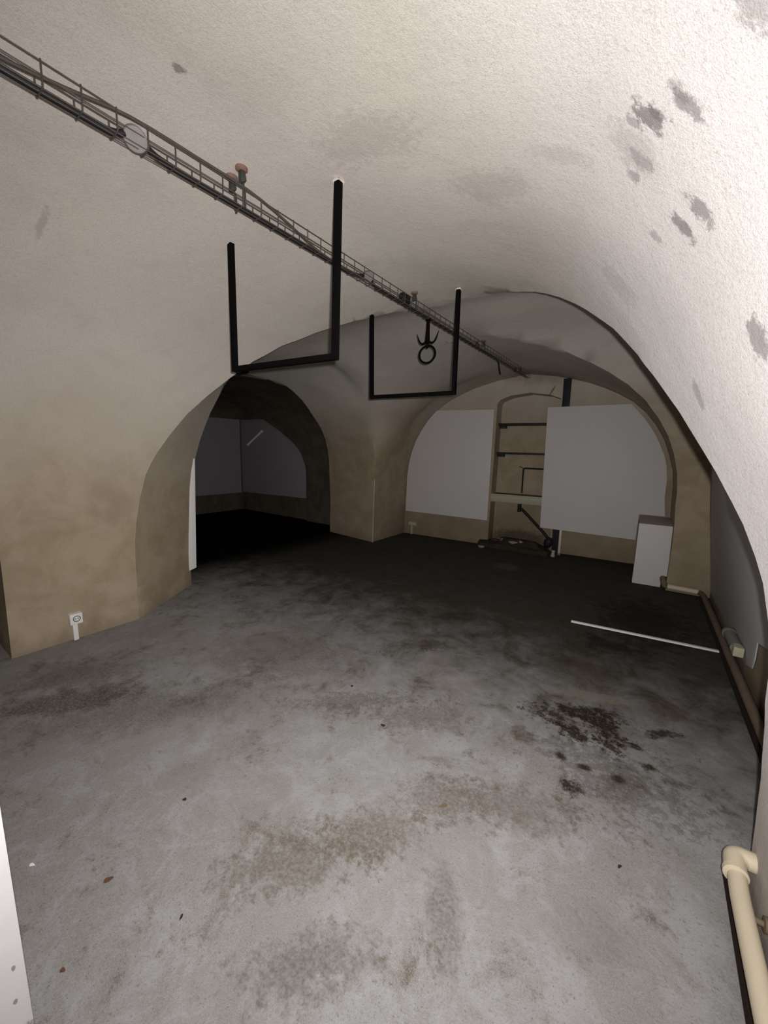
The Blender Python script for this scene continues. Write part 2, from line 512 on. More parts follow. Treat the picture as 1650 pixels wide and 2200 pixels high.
CHIPS = (0.385, 0.300)
MAT = {
    'plaster': plaster(),
    'alcove': alcove_plaster(),
    'floor': concrete(),
    'board': plain('white_board', (0.62, 0.60, 0.595), 0.55, 0, 0.03, 4),
    'board_blue': plain('grey_board', (0.58, 0.575, 0.60), 0.6, 0, 0.05, 5, 0.05),
    'board_alcove': plain('shaded_pale_board', (0.30, 0.285, 0.31), 0.6, 0, 0.03, 4),  # pale board toned down to carry the side room's shade
    'black': plain('black_painted_steel', (0.003, 0.0027, 0.0027), 0.7, 0, 0.2, 30, 0, 0.04),
    'cable': plain('black_cable_sheath', (0.010, 0.010, 0.012), 0.5, 0, 0.2, 30),
    'conduit': plain('grey_brown_conduit', (0.06, 0.05, 0.043), 0.6, 0, 0.2, 20),
    'wire': plain('dull_zinc_wire', (0.085, 0.07, 0.062), 0.55, 0.3, 0.25, 40),
    'clamp': plain('dark_green_grey_iron', (0.05, 0.052, 0.045), 0.6, 0.3, 0.3, 60, 0.1),
    'pipe_grey': plain('grey_fitting', (0.20, 0.19, 0.165), 0.6, 0, 0.2, 40),
    'rust': plain('rust', (0.19, 0.115, 0.085), 0.9, 0, 0.3, 60, 0.2),
    'jbox': plain('grey_plastic', (0.165, 0.152, 0.146), 0.5, 0, 0.12, 60),
    'white_plastic': plain('white_plastic', (0.80, 0.78, 0.77), 0.4, 0, 0.03, 6),
    'dark': plain('dark_grey_mark', (0.12, 0.11, 0.11), 0.5),
    'white_paint': chipped_paint(),
    'cream_pipe': plain('cream_painted_pipe', (0.60, 0.52, 0.39), 0.5, 0, 0.10, 16, 0.06),
    'brown_pipe': plain('dirty_brown_pipe', (0.15, 0.112, 0.078), 0.7, 0, 0.3, 18, 0.15),
    'rusty_iron': plain('dark_rusty_iron', (0.016, 0.008, 0.006), 0.8, 0.1, 0.4, 30, 0.3),
    'ceramic': plain('aged_ceramic', (0.42, 0.40, 0.29), 0.35, 0, 0.08, 8, 0, 0.5),
    'shelf': plain('dark_shelf', (0.02, 0.018, 0.015), 0.6),
    'dark_iron': plain('dark_iron_pipe', (0.018, 0.017, 0.016), 0.6, 0.2, 0.3, 30, 0.1),
    'post': plain('blue_black_steel', (0.016, 0.018, 0.026), 0.5, 0.2, 0.3, 12),
    'kerb': plain('dark_damp_masonry', (0.034, 0.028, 0.019), 0.9, 0, 0.5, 14, 0.5),
    'rubble_light': plain('broken_pale_plaster', (0.30, 0.27, 0.23), 0.9, 0, 0.3, 30, 0.4),
    'rubble_dark': plain('dark_rubble', (0.05, 0.04, 0.03), 0.9, 0, 0.4, 30, 0.4),
    'brown_board': plain('grey_brown_board', (0.46, 0.38, 0.33), 0.8, 0, 0.12, 16),
    'tube': plain('white_glass_tube', (0.92, 0.91, 0.89), 0.25, 0, 0.02, 6, 0, 0.5),
    'bead': plain('zinc_corner_bead', (0.62, 0.56, 0.45), 0.5, 0.2, 0.2, 50),
    'flake_brown': plain('brown_flake', (0.12, 0.06, 0.035), 0.8, 0, 0.3, 60),
    'flake_white': plain('white_flake', (0.75, 0.73, 0.70), 0.7, 0, 0.05, 60),
    'flake_ochre': plain('ochre_flake', (0.15, 0.11, 0.065), 0.8, 0, 0.3, 60),
    'flake_dark': plain('dark_chip', (0.03, 0.025, 0.022), 0.8, 0, 0.3, 60),
}

# ------------------------------------------------------------------ the shell: three intersecting vaults
BASE = -0.12
NH = 20  # points per half profile


def half_v1(h=2.69):
    return [(1.0, BASE), (1.0, 0.5), (0.992, 0.9), (0.97, 1.38), (0.868, 1.87), (0.716, 2.22), (0.482, 2.48), (0.254, 2.62), (0.0, h)]


def full_profile(left, right):
    """left/right: lists (coord, z) from floor to crown; returns one loop"""
    a = catmull(left, NH)
    b = catmull(right, NH)
    return [tuple(p) for p in a] + [tuple(p) for p in b[::-1][1:]]


def loft(sections):
    bm = bmesh.new()
    rings = [[bm.verts.new(p) for p in s] for s in sections]
    n = len(rings[0])
    for A, B in zip(rings[:-1], rings[1:]):
        for j in range(n):
            bm.faces.new((A[j], A[(j + 1) % n], B[(j + 1) % n], B[j]))
    for ring in (rings[0], rings[-1]):
        h = n // 2
        # cap: strips between mirrored points, crown fan
        for j in range(h - 1):
            bm.faces.new((ring[j], ring[j + 1], ring[n - 2 - j], ring[n - 1 - j]))
        bm.faces.new((ring[h - 1], ring[h], ring[h + 1]))
    bmesh.ops.recalc_face_normals(bm, faces=bm.faces)
    me = bpy.data.meshes.new('shell')
    bm.to_mesh(me)
    bm.free()
    return bpy.data.objects.new('shell', me)


def frange(a, b, st):
    n = max(1, int(math.ceil(abs(b - a) / st)))
    return [a + (b - a) * i / n for i in range(n + 1)]


XC = -1.5
# near barrel
left = [(XC - 1.97 * u, z) for u, z in half_v1()]
right = [(0.475, BASE), (0.470, 0.0), (0.432, 0.60), (0.400, 0.94), (0.374, 1.06), (0.327, 1.20), (0.262, 1.35), (0.164, 1.53), (0.05, 1.70), (-0.066, 1.905), (-0.19, 2.06), (-0.31, 2.18), (-0.453, 2.31), (-0.60, 2.43), (-0.76, 2.54), (-1.10, 2.645), (XC, 2.69)]
P = full_profile(left, right)


def sstep(a, b, x):
    t = min(1.0, max(0.0, (x - a) / (b - a)))
    return t * t * (3 - 2 * t)


GROIN_Z = [0, 0.6, 0.94, 1.05, 1.19, 1.35, 1.53, 1.69, 1.92, 2.06, 2.17, 2.31, 2.44, 2.54, 2.69]
GROIN_Y = [1.7, 1.75, 1.78, 1.8, 1.83, 1.88, 1.95, 2.05, 2.2, 2.35, 2.45, 2.55, 2.65, 2.72, 2.8]


def flare(x, y, z):
    """the right flank opens out towards the entrance, hinged on the groin"""
    if x <= XC:
        return 0.0
    g = float(np.interp(z, GROIN_Z, GROIN_Y))
    return 0.26 * max(-0.6, min(1.9, g - y)) * sstep(0.15, 1.1, z) * (1 - sstep(2.42, 2.69, z))


near = loft([[(x + flare(x, y, z), y, z) for x, z in P] for y in frange(-0.75, 3.2, 0.11)])
# far barrel, closed by the far wall (slightly skewed)
FX = -1.62


def far_y(x, off=0.0):
    """far wall plane; off > 0 goes into the wall"""
    return 5.92 + 0.0853 * (x + 3.57) + off


hp = half_v1(2.70)
P = full_profile([(FX - 1.97 * u, z) for u, z in hp], [(FX + 1.97 * u, z) for u, z in hp])
secs = []
for k in frange(0.0, 1.0, 0.04):
    secs.append([(x, 3.2 + (far_y(x) - 3.2) * k, z) for x, z in P])
far = loft(secs)
# crossing barrel, running left-right
N_SH = [(1, 0.0), (0.993, 0.2), (0.972, 0.345), (0.925, 0.475), (0.80, 0.64), (0.67, 0.75), (0.56, 0.835), (0.39, 0.92), (0.2, 0.98), (0, 1)]
S_SH = [(1, 0.0), (0.995, 0.3), (0.98, 0.5), (0.94, 0.62), (0.876, 0.72), (0.757, 0.81), (0.65, 0.885), (0.44, 0.965), (0.26, 0.99), (0, 1)]


def lerp_table(x, tab):
    xs = [a for a, _ in tab]
    return float(np.interp(x, xs, [b for _, b in tab]))


YC = 3.2
secs = []
for x in frange(-4.75, -3.94, 0.1)[:-1] + frange(-3.94, -3.47, 0.08)[:-1] + frange(-3.47, 0.78, 0.1):
    an = lerp_table(x, [(-3.94, 1.14), (-3.47, 1.86), (-2.2, 1.80), (-0.5, 1.52), (0.78, 1.5)])
    af = lerp_table(x, [(-4.75, 1.85), (-3.58, 1.71), (-2.0, 1.85), (0.34, 2.10), (0.78, 2.10)])
    h = lerp_table(x, [(-4.75, 2.53), (-3.4, 2.68), (-2.6, 2.72), (0.0, 2.72), (0.78, 2.70)])
    l = [(YC - an, BASE)] + [(YC - an * u, h * v) for u, v in N_SH]
    r = [(YC + af, BASE)] + [(YC + af * u, h * v) for u, v in S_SH]
    P = full_profile(l, r)
    k = max(0.0, (x + 0.2) / 0.98)      # the right end wall leans inward
    secs.append([(x - 0.13 * max(z, 0) * k - 0.03 * k, y, z) for y, z in P])
cross = loft(secs)
# passage through the left wall into the dark room
P = full_profile([(2.0, BASE), (2.0, 0.9), (2.12, 1.6), (2.5, 2.15), (3.2, 2.45), (3.75, 2.5)], [(5.50, BASE), (5.50, 0.9), (5.42, 1.55), (5.15, 2.05), (4.6, 2.37), (3.75, 2.5)])
passage = loft([[(x, y, z) for y, z in P] for x in frange(-7.25, -4.65, 0.12)])
# the dark room itself, barrel running front to back
P = full_profile([(-8.02, BASE), (-8.02, 1.2), (-8.02, 2.15), (-7.85, 2.38), (-7.5, 2.5), (-7.1, 2.55)], [(-5.74, BASE), (-5.74, 0.9), (-5.76, 1.2), (-5.95, 1.55), (-6.6, 2.05), (-7.1, 2.55)])
room = loft([[(x, y, z) for x, z in P] for y in frange(1.2, 5.58, 0.2)])
# recess in the left wall beside the entrance
P = full_profile([(-0.65, BASE), (-0.65, 1.0), (-0.5, 1.6), (-0.05, 1.95)], [(0.535, BASE), (0.535, 1.0), (0.45, 1.6), (-0.05, 1.95)])
recess = loft([[(x, y, z) for y, z in P] for x in frange(-4.7, -3.2, 0.2)])
# niche in the far wall, with a segmental head
nl = [(-2.035, BASE), (-2.035, 1.0), (-2.035, 2.28), (-2.0, 2.335), (-1.85, 2.395), (-1.56, 2.43)]
nr = [(-1.10, BASE), (-1.10, 1.0), (-1.10, 2.28), (-1.13, 2.335), (-1.28, 2.39), (-1.56, 2.43)]


def poly_loop(l, r):
    return l + r[::-1][1:]


P = poly_loop(nl, nr)
niche = loft([[(x, far_y(x, o), z) for x, z in P] for o in (-0.25, 0.0, 0.12, 0.24)])

base = near
for o in (near, far, cross, passage, room, recess, niche):
    link(o)
for o in (far, cross, passage, room, recess, niche):
    md = base.modifiers.new('join', 'BOOLEAN')
    md.operation = 'UNION'
    md.solver = 'EXACT'
    md.object = o
dg = bpy.context.evaluated_depsgraph_get()
shell_me = bpy.data.meshes.new_from_object(base.evaluated_get(dg))
for o in (near, far, cross, passage, room, recess, niche):
    me = o.data
    bpy.data.objects.remove(o)
    bpy.data.meshes.remove(me)

bm = bmesh.new()
bm.from_mesh(shell_me)
bmesh.ops.remove_doubles(bm, verts=bm.verts, dist=0.002)
bmesh.ops.delete(bm, geom=[f for f in bm.faces if f.calc_center_median().z < BASE + 0.005 and abs(f.normal.z) > 0.7], context='FACES')
bmesh.ops.triangulate(bm, faces=[f for f in bm.faces if len(f.verts) > 4])
bm.normal_update()
# the far left groin is trowelled round and dies into the vault
soft = [v for v in bm.verts if -3.50 < v.co.x < -1.9 and 3.5 < v.co.y < 5.45 and v.co.z > 1.05]
for _ in range(26):
    new = {}
    for v in soft:
        k = min(1.0, (v.co.z - 1.05) / 0.6) * 0.6
        m = Vector((0, 0, 0))
        for e in v.link_edges:
            m += e.other_vert(v).co
        new[v] = v.co.lerp(m / len(v.link_edges), k)
    for v, co in new.items():
        v.co = co
bm.normal_update()
# hand-trowelled plaster is never quite true
for v in bm.verts:
    if v.co.z > -0.05:
        q = v.co
        a = noise.noise(q * 1.6) * 0.016 + noise.noise(q * 4.5 + Vector((3, 1, 7))) * 0.006
        v.co += v.normal * a * min(1.0, 0.35 + q.z)
bmesh.ops.reverse_faces(bm, faces=bm.faces)
bm.normal_update()
bm.to_mesh(shell_me)
bm.free()
for p in shell_me.polygons:
    p.use_smooth = True
shell_me.set_sharp_from_angle(angle=math.radians(33))
from mathutils.bvhtree import BVHTree
shell_bvh = BVHTree.FromPolygons([v.co.copy() for v in shell_me.vertices], [list(p.vertices) for p in shell_me.polygons])


def ceiling_z(x, y):
    return shell_bvh.ray_cast(Vector((x, y, 1.2)), Vector((0, 0, 1)))[0].z


corner_n = [Vector(n.vector) for n in shell_me.corner_normals]


def side_of(c, n):
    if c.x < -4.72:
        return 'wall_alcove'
    if n.z < -0.30 and c.z > 1.5:
        return 'ceiling'
    if c.y > 5.7 and abs(n.y) > 0.3 or (c.y > 5.9 and -2.1 < c.x < -1.05):
        return 'wall_back'
    if c.y < -0.6:
        return 'wall_front'
    return 'wall_left' if c.x < -1.5 else 'wall_right'


buckets = {}
for p in shell_me.polygons:
    buckets.setdefault(side_of(p.center, p.normal), []).append(p)
for name, polys in buckets.items():
    vmap, verts, faces, nors = {}, [], [], []
    for p in polys:
        f = []
        for li in p.loop_indices:
            vi = shell_me.loops[li].vertex_index
            if vi not in vmap:
                vmap[vi] = len(verts)
                verts.append(shell_me.vertices[vi].co[:])
            f.append(vmap[vi])
            nors.append(corner_n[li])
        faces.append(f)
    me = bpy.data.meshes.new(name)
    me.from_pydata(verts, [], faces)
    for p in me.polygons:
        p.use_smooth = True
    me.normals_split_custom_set(nors)
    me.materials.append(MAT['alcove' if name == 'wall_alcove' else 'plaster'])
    structure(link(bpy.data.objects.new(name, me)))
bpy.data.meshes.remove(shell_me)

# floor
bm = new_bm()
xs = np.linspace(-8.5, 1.2, 64)
ys = np.linspace(-1.0, 6.7, 54)
g = [[bm.verts.new((x, y, 0.004 * noise.noise(Vector((x * 0.9, y * 0.9, 0))))) for y in ys] for x in xs]
for i in range(len(xs) - 1):
    for j in range(len(ys) - 1):
        bm.faces.new((g[i][j], g[i + 1][j], g[i + 1][j + 1], g[i][j + 1]))
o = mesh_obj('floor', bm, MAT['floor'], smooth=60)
structure(o)

# white door jamb at the entrance, close to the viewer on the left
door = structure(link(bpy.data.objects.new('door_1', None)))
door.location = (-1.06, 0.0, 0.0)
bm = new_bm()
add_box(bm, -1.13, -1.0, -0.09, 0.085, 0.0, 2.05, 0.006)
mesh_obj('jamb', bm, MAT['white_paint'], door, 40)
bm = new_bm()
add_box(bm, -1.11, -0.990, 0.05, 0.108, 0.0, 2.05, 0.004)
mesh_obj('stop_bead', bm, MAT['white_paint'], door, 40)

# metal corner bead on the far left pier
bm = new_bm()
bz = [(-3.578, 4.905, 0.0), (-3.575, 4.902, 0.4), (-3.565, 4.893, 0.8), (-3.555, 4.888, 1.05)]
add_tube(bm, bz, 0.006, 8)
o = structure(mesh_obj('trim_1', bm, MAT['bead'], None, 60))


def far_p(x, z, off):
    """point on the far wall plane; off > 0 stands out into the room"""
    return (x, far_y(x, -off), z)


def far_board(name, poly, off, th, mat, parent=None, bevel=0.002):
    bm = new_bm()
    add_hull(bm, [far_p(x, z, off) for x, z in poly], [far_p(x, z, off + th) for x, z in poly], bevel)
    return mesh_obj(name, bm, mat, parent, 30)


# pale edge strip and a dark strip standing in for the gap's shadow at the foot of the far wall right of the niche
structure(far_board('trim_2', [(-0.955, 0.035), (-0.925, 0.035), (-0.935, 0.62), (-0.965, 0.62)], 0.0, 0.03, MAT['bead']))
structure(far_board('gap_shadow_strip', [(-0.92, 0.0), (0.02, 0.0), (0.02, 0.03), (-0.92, 0.03)], 0.0, 0.025, MAT['rusty_iron']))

# ------------------------------------------------------------------ wall boards
left_poly = [(-3.56, 0.42), (-2.06, 0.413), (-2.075, 2.196), (-3.045, 2.208), (-3.19, 2.05), (-3.315, 1.873), (-3.41, 1.70), (-3.478, 1.52), (-3.53, 1.30), (-3.56, 1.05)]
o = far_board('wall_board', left_poly, 0.006, 0.018, MAT['board'])
tag(o, 'white wall board with arched left side, left of the sink niche', 'board', 'white boards on the far wall')
right_poly = [(-1.235, 0.405), (-0.004, 0.384), (-0.002, 0.745), (0.285, 0.745), (0.252, 0.99), (0.247, 1.236), (0.221, 1.417), (0.185, 1.54), (0.133, 1.656), (0.075, 1.78), (0.005, 1.895), (-0.10, 2.04), (-0.252, 2.213), (-1.285, 2.202)]
o = far_board('wall_board', right_poly, 0.045, 0.02, MAT['board'])
tag(o, 'large white wall board with arched right side and notched corner, right of the niche', 'board', 'white boards on the far wall')

# boxed-in pipe casing under the notch
bx = thing('pipe_casing', 'low white boxed casing with brown top standing on floor at the far right', 'box', (0.18, 5.7, 0))
bm = new_bm()
add_hull(bm, [(0.022, 5.38, 0.0), (0.30, 5.40, 0.0), (0.30, 5.40, 0.14), (0.352, 5.40, 0.14), (0.336, 5.40, 0.735), (0.012, 5.38, 0.735)],
         [(0.022, 5.36, 0.0), (0.30, 5.38, 0.0), (0.30, 5.38, 0.14), (0.352, 5.38, 0.14), (0.336, 5.38, 0.735), (0.012, 5.36, 0.735)], 0.0015)
mesh_obj('front_panel', bm, MAT['board'], bx, 30)
bm = new_bm()
add_box(bm, 0.018, 0.30, 5.40, 6.16, 0.002, 0.715)
mesh_obj('carcass', bm, MAT['brown_board'], bx, 30)
bm = new_bm()
add_box(bm, 0.010, 0.335, 5.385, 6.165, 0.716, 0.736, 0.002)
o = mesh_obj('top', bm, MAT['brown_board'], bx, 30)
o['label'] = 'grey-brown top'

# dark steel post behind the right board
bm = new_bm()
add_hull(bm, [far_p(-1.045, 0.0, 0.0), far_p(-0.965, 0.0, 0.0), far_p(-0.965, 0.0, 0.04), far_p(-1.045, 0.0, 0.04)],
         [far_p(-1.112, 2.60, 0.0), far_p(-1.012, 2.60, 0.0), far_p(-1.012, 2.60, 0.04), far_p(-1.112, 2.60, 0.04)], 0.003)
o = mesh_obj('steel_post', bm, MAT['post'], None, 30)
tag(o, 'dark steel post running from floor to vault behind the right white board', 'post')

# ------------------------------------------------------------------ niche contents
for z, off_l, lbl in ((1.975, 0.0, 'upper dark narrow shelf across the arched wall niche'), (1.520, 0.0, 'lower dark narrow shelf across the arched wall niche, above the pipe')):
    sh = thing('niche_shelf', lbl, 'shelf', (-1.57, far_y(-1.57, 0.2), z), 'shelves in the wall niche')
    bm = new_bm()
    pl = [(-2.03, z - 0.018), (-1.105, z - 0.018), (-1.105, z + 0.016), (-2.03, z + 0.016)]
    add_hull(bm, [far_p(x, q, -0.235) for x, q in pl], [far_p(x, q, -0.09) for x, q in pl], 0.002)
    mesh_obj('shelf_board', bm, MAT['shelf'], sh, 30)
    for x0 in (-2.03, -1.205):
        bm = new_bm()
        pl = [(x0, z - 0.06), (x0 + 0.1, z - 0.06), (x0 + 0.1, z - 0.0185), (x0, z - 0.0185)]
        add_hull(bm, [far_p(x, q, -0.235) for x, q in pl], [far_p(x, q, -0.15) for x, q in pl], 0.003)
        mesh_obj('shelf_bearer', bm, MAT['shelf'], sh, 30)

sink = thing('sink', 'shallow old cream sink set across the arched wall niche', 'sink', (-1.6, far_y(-1.6, 0.1), 0.74))
bm = new_bm()
sx0, sx1 = -2.025, -1.215


def sink_ring(ins, z, o_front=0.035, o_back=-0.235):
    return [far_p(sx0 + ins, z, o_back + ins), far_p(sx1 - ins, z, o_back + ins), far_p(sx1 - ins, z, o_front - ins), far_p(sx0 + ins, z, o_front - ins)]


loops = [sink_ring(0.012, 0.735), sink_ring(0.0, 0.75), sink_ring(0.0, 0.845), sink_ring(-0.006, 0.852), sink_ring(-0.006, 0.866), sink_ring(0.03, 0.868), sink_ring(0.045, 0.76)]
rv = [[bm.verts.new(p) for p in lp] for lp in loops]
for A, B in zip(rv[:-1], rv[1:]):
    for j in range(4):
        bm.faces.new((A[j], A[(j + 1) % 4], B[(j + 1) % 4], B[j]))
bm.faces.new(rv[0][::-1])
bm.faces.new(rv[-1])
basin = mesh_obj('basin', bm, MAT['ceramic'], sink, 40)
bm = new_bm()
lp = [sink_ring(0.029, 0.8685), sink_ring(0.040, 0.868), sink_ring(0.044, 0.80)]
rv = [[bm.verts.new(p) for p in q] for q in lp]
for A, B in zip(rv[:-1], rv[1:]):
    for j in range(4):
        bm.faces.new((A[j], A[(j + 1) % 4], B[(j + 1) % 4], B[j]))
bm.faces.new(rv[-1])
o = mesh_obj('bowl', bm, MAT['dark_iron'], basin, 40)  # inner faces coloured black
o['label'] = 'black inside of the bowl'
bm = new_bm()
add_tube(bm, arc_path([far_p(-1.585, 0.735, -0.04), far_p(-1.585, 0.60, -0.04)], 0.02), 0.028, 12)
add_tube(bm, arc_path([far_p(-1.585, 0.68, -0.02), far_p(-1.50, 0.62, 0.0), far_p(-1.20, 0.34, 0.02), far_p(-1.07, 0.21, 0.06)], 0.05), 0.022, 12)
drain = mesh_obj('drain_pipe', bm, MAT['dark_iron'], sink, 50)
bm = new_bm()
add_lathe(bm, [(0.02, 0), (0.045, 0.01), (0.06, 0.05), (0.062, 0.11), (0.04, 0.15), (0.02, 0.16)], far_p(-1.11, 0.11, 0.06), (0.2, -0.1, 1), 20)
mesh_obj('drain_trap', bm, MAT['dark_iron'], drain, 50)

bm = new_bm()
add_tube(bm, arc_path([far_p(-1.61, 0.885, -0.20), far_p(-1.615, 1.29, -0.20), far_p(-1.06, 1.285, -0.20)], 0.03), 0.013, 10)
add_tube(bm, [far_p(-1.68, 1.315, -0.205), far_p(-1.62, 1.29, -0.2)], 0.006, 8)
o = mesh_obj('water_pipe', bm, MAT['dark_iron'], None, 50)
tag(o, 'thin dark water pipe bent above the sink in the wall niche', 'pipe')

# low broken kerb at the foot of the niche
bm = new_bm()
random.seed(3)
outer = [(-2.20, 6.02), (-2.12, 5.90), (-1.92, 5.86), (-1.7, 5.90), (-1.45, 5.88), (-1.2, 5.90), (-1.06, 5.93), (-1.04, 6.12), (-1.12, 6.33), (-2.0, 6.26)]
t = bmesh.new()
bot = [t.verts.new((x, y, -0.01)) for x, y in outer]
ctr = (-1.55, 6.17)
rings = [bot]
for ins, z in ((0.0, 0.035), (0.06, 0.06), (0.3, 0.085), (0.6, 0.15)):
    rings.append([t.verts.new((x + (ctr[0] - x) * ins, y + (ctr[1] - y) * ins, z + random.uniform(-0.012, 0.012))) for x, y in outer])
n = len(outer)
for A, B in zip(rings[:-1], rings[1:]):
    for j in range(n):
        t.faces.new((A[j], A[(j + 1) % n], B[(j + 1) % n], B[j]))
t.faces.new(rings[-1])
t.faces.new(bot[::-1])
bmesh.ops.recalc_face_normals(t, faces=t.faces)
bmesh.ops.subdivide_edges(t, edges=t.edges, cuts=2, use_grid_fill=True)
for v in t.verts:
    v.co += Vector((noise.noise(v.co * 14), noise.noise(v.co * 14 + Vector((5, 0, 0))), 0.8 * noise.noise(v.co * 11 + Vector((0, 9, 0))))) * 0.03
merge(bm, t)
o = mesh_obj('rubble_step', bm, MAT['kerb'], None, 25)
tag(o, 'low dark broken masonry step at the foot of the sink niche', 'step')


def rock(name, c, r, mat, seed, flat=0.6):
    bm = new_bm()
    bmesh.ops.create_icosphere(bm, subdivisions=2, radius=1.0)
    for v in bm.verts:
        k = 1 + 0.45 * noise.noise(v.co * 1.3 + Vector((seed * 3.1, seed, 0)))
        v.co = Vector((v.co.x * r[0] * k, v.co.y * r[1] * k, v.co.z * r[2] * k))
        v.co += Vector(c)
    return mesh_obj(name, bm, mat, None, 35)


rub = [((-1.80, 6.06, 0.12), (0.05, 0.04, 0.03), 'rubble_light', 'pale lump of plaster on the left part of the rubble step below the sink'),
       ((-1.62, 6.02, 0.11), (0.075, 0.045, 0.03), 'rubble_light', 'largest pale lump of plaster, mid of the rubble step below the sink'),
       ((-1.50, 6.05, 0.125), (0.04, 0.04, 0.03), 'rubble_light', 'pale lump of plaster right of the largest one on the rubble step'),
       ((-1.90, 6.00, 0.11), (0.06, 0.05, 0.035), 'rubble_dark', 'dark stone at the left end of the rubble step below the sink'),
       ((-1.32, 6.08, 0.12), (0.07, 0.05, 0.04), 'rubble_dark', 'dark stone on the rubble step, left of the drain trap'),
       ((-2.04, 5.78, 0.018), (0.05, 0.035, 0.022), 'rubble_light', 'small pale lump on the floor, left before the rubble step')]
for i, (c, r, m, lbl) in enumerate(rub):
    tag(rock('rubble_lump', c, r, MAT[m], i + 1), lbl, 'rubble', 'rubble below the sink')

bm = new_bm()
add_lathe(bm, [(0.0, 0), (0.03, 0.004), (0.032, 0.03), (0.024, 0.035), (0.024, 0.10), (0.0, 0.104)], (-1.0, 5.97, 0.0), (0.05, 0, 1), 16)
o = mesh_obj('pipe_stub', bm, MAT['ceramic'], None, 50)
tag(o, 'short cream pipe stub standing on the floor at the foot of the steel post', 'pipe')


# ------------------------------------------------------------------ sockets with trunking
def socket_left():
    s = thing('wall_socket', 'white wall socket with trunking on the lower left wall, nearest the viewer', 'socket', (-3.46, 0.90, 0.0), 'white wall sockets')
    bm = new_bm()
    add_box(bm, -3.48, -3.425, 0.862, 0.940, 0.132, 0.215, 0.005)
    sbox = mesh_obj('socket_box', bm, MAT['white_plastic'], s, 40)
    bm = new_bm()
    ring = [Vector((-3.424, 0.903 + 0.021 * math.cos(a), 0.176 + 0.021 * math.sin(a))) for a in np.linspace(0, 2 * math.pi, 24, endpoint=False)]
    add_tube(bm, ring, 0.003, 6, closed=True)
    add_lathe(bm, [(0.0, 0), (0.004, 0.0), (0.004, 0.003), (0.0, 0.003)], (-3.426, 0.895, 0.176), (1, 0, 0), 10)
    add_lathe(bm, [(0.0, 0), (0.004, 0.0), (0.004, 0.003), (0.0, 0.003)], (-3.426, 0.911, 0.176), (1, 0, 0), 10)
    o = mesh_obj('socket_face', bm, MAT['dark'], sbox, 40)
    o['label'] = 'dark ring of the socket face'
    bm = new_bm()
    add_box(bm, -3.48, -3.445, 0.880, 0.910, -0.002, 0.133, 0.002)
    mesh_obj('trunking', bm, MAT['white_plastic'], s, 40)


socket_left()
s = thing('wall_socket', 'small pale double socket below the left white board on the far wall', 'socket', (-3.41, far_y(-3.41), 0.0), 'white wall sockets')
far_board('socket_box', [(-3.485, 0.17), (-3.335, 0.162), (-3.335, 0.225), (-3.485, 0.233)], -0.01, 0.05, MAT['ceramic'], s, 0.004)
far_board('trunking', [(-3.44, -0.002), (-3.41, -0.002), (-3.41, 0.168), (-3.44, 0.168)], -0.01, 0.04, MAT['ceramic'], s, 0.002)

# white trunking upright on the back edge of the left pier
bm = new_bm()
add_hull(bm, [(-3.99, 2.03, 0.16), (-3.925, 2.03, 0.16), (-3.925, 2.115, 0.18), (-3.99, 2.115, 0.18)],
         [(-3.985, 2.07, 1.37), (-3.915, 2.07, 1.37), (-3.915, 2.155, 1.365), (-3.985, 2.155, 1.365)], 0.003)
o = mesh_obj('trunking_upright', bm, MAT['white_plastic'], None, 40)
tag(o, 'tall white plastic strip upright on the edge of the left arch pier', 'strip')

# white strip on the floor
a, b = Vector((-0.40, 3.652, 0.008)), Vector((0.672, 3.788, 0.010))
d = (b - a).normalized()
s_ = Vector((-d.y, d.x, 0)) * 0.014
bm = new_bm()
add_hull(bm, [a - s_, b - s_, b + s_, a + s_], [p + Vector((0, 0, 0.014)) for p in (a - s_, b - s_, b + s_, a + s_)], 0.002)
o = mesh_obj('floor_strip', bm, MAT['white_plastic'], None, 40)
tag(o, 'long thin white strip lying on the dark floor at the right', 'strip')

# ------------------------------------------------------------------ right recess: grey board, pipe, fitting


def rec_x(y, z):
    return 0.745 - 0.128 * z


poly = [(5.20, 0.10), (3.42, 0.11), (3.24, 0.17), (3.17, 0.26), (3.10, 0.40), (2.7, 0.5), (2.6, 1.6), (2.9, 2.1), (3.6, 2.3), (4.3, 2.15), (4.75, 1.8), (5.05, 1.4), (5.16, 1.0)]
bm = new_bm()
add_hull(bm, [(rec_x(y, z), y, z) for y, z in poly], [(rec_x(y, z) - 0.007, y, z) for y, z in poly], 0.001)
o = mesh_obj('recess_board', bm, MAT['board_blue'], None, 30)
tag(o, 'grey board leaning on the end wall of the right recess', 'board')

pp = thing('skirting_pipe', 'dirty brown pipe along the floor from the white casing into the right recess', 'pipe', (0.66, 5.2, 0.05))
bm = new_bm()
add_tube(bm, arc_path([(0.33, 5.35, 0.055), (0.33, 5.275, 0.055), (0.655, 5.262, 0.055), (0.672, 5.15, 0.055), (0.675, 1.66, 0.07)], 0.04), 0.026, 14)
mesh_obj('pipe_run', bm, MAT['brown_pipe'], pp, 50)
bm = new_bm()
add_tube(bm, arc_path([(0.312, 5.34, 0.125), (0.312, 5.30, 0.125), (0.318, 5.275, 0.10), (0.335, 5.272, 0.055)], 0.03), 0.030, 14)
mesh_obj('elbow', bm, MAT['brown_pipe'], pp, 50)
bm = new_bm()
add_tube(bm, [(0.36, 5.271, 0.057), (0.635, 5.262, 0.057)], 0.028, 14)
o = mesh_obj('cream_sleeve', bm, MAT['cream_pipe'], pp, 50)
o['label'] = 'cream painted length'

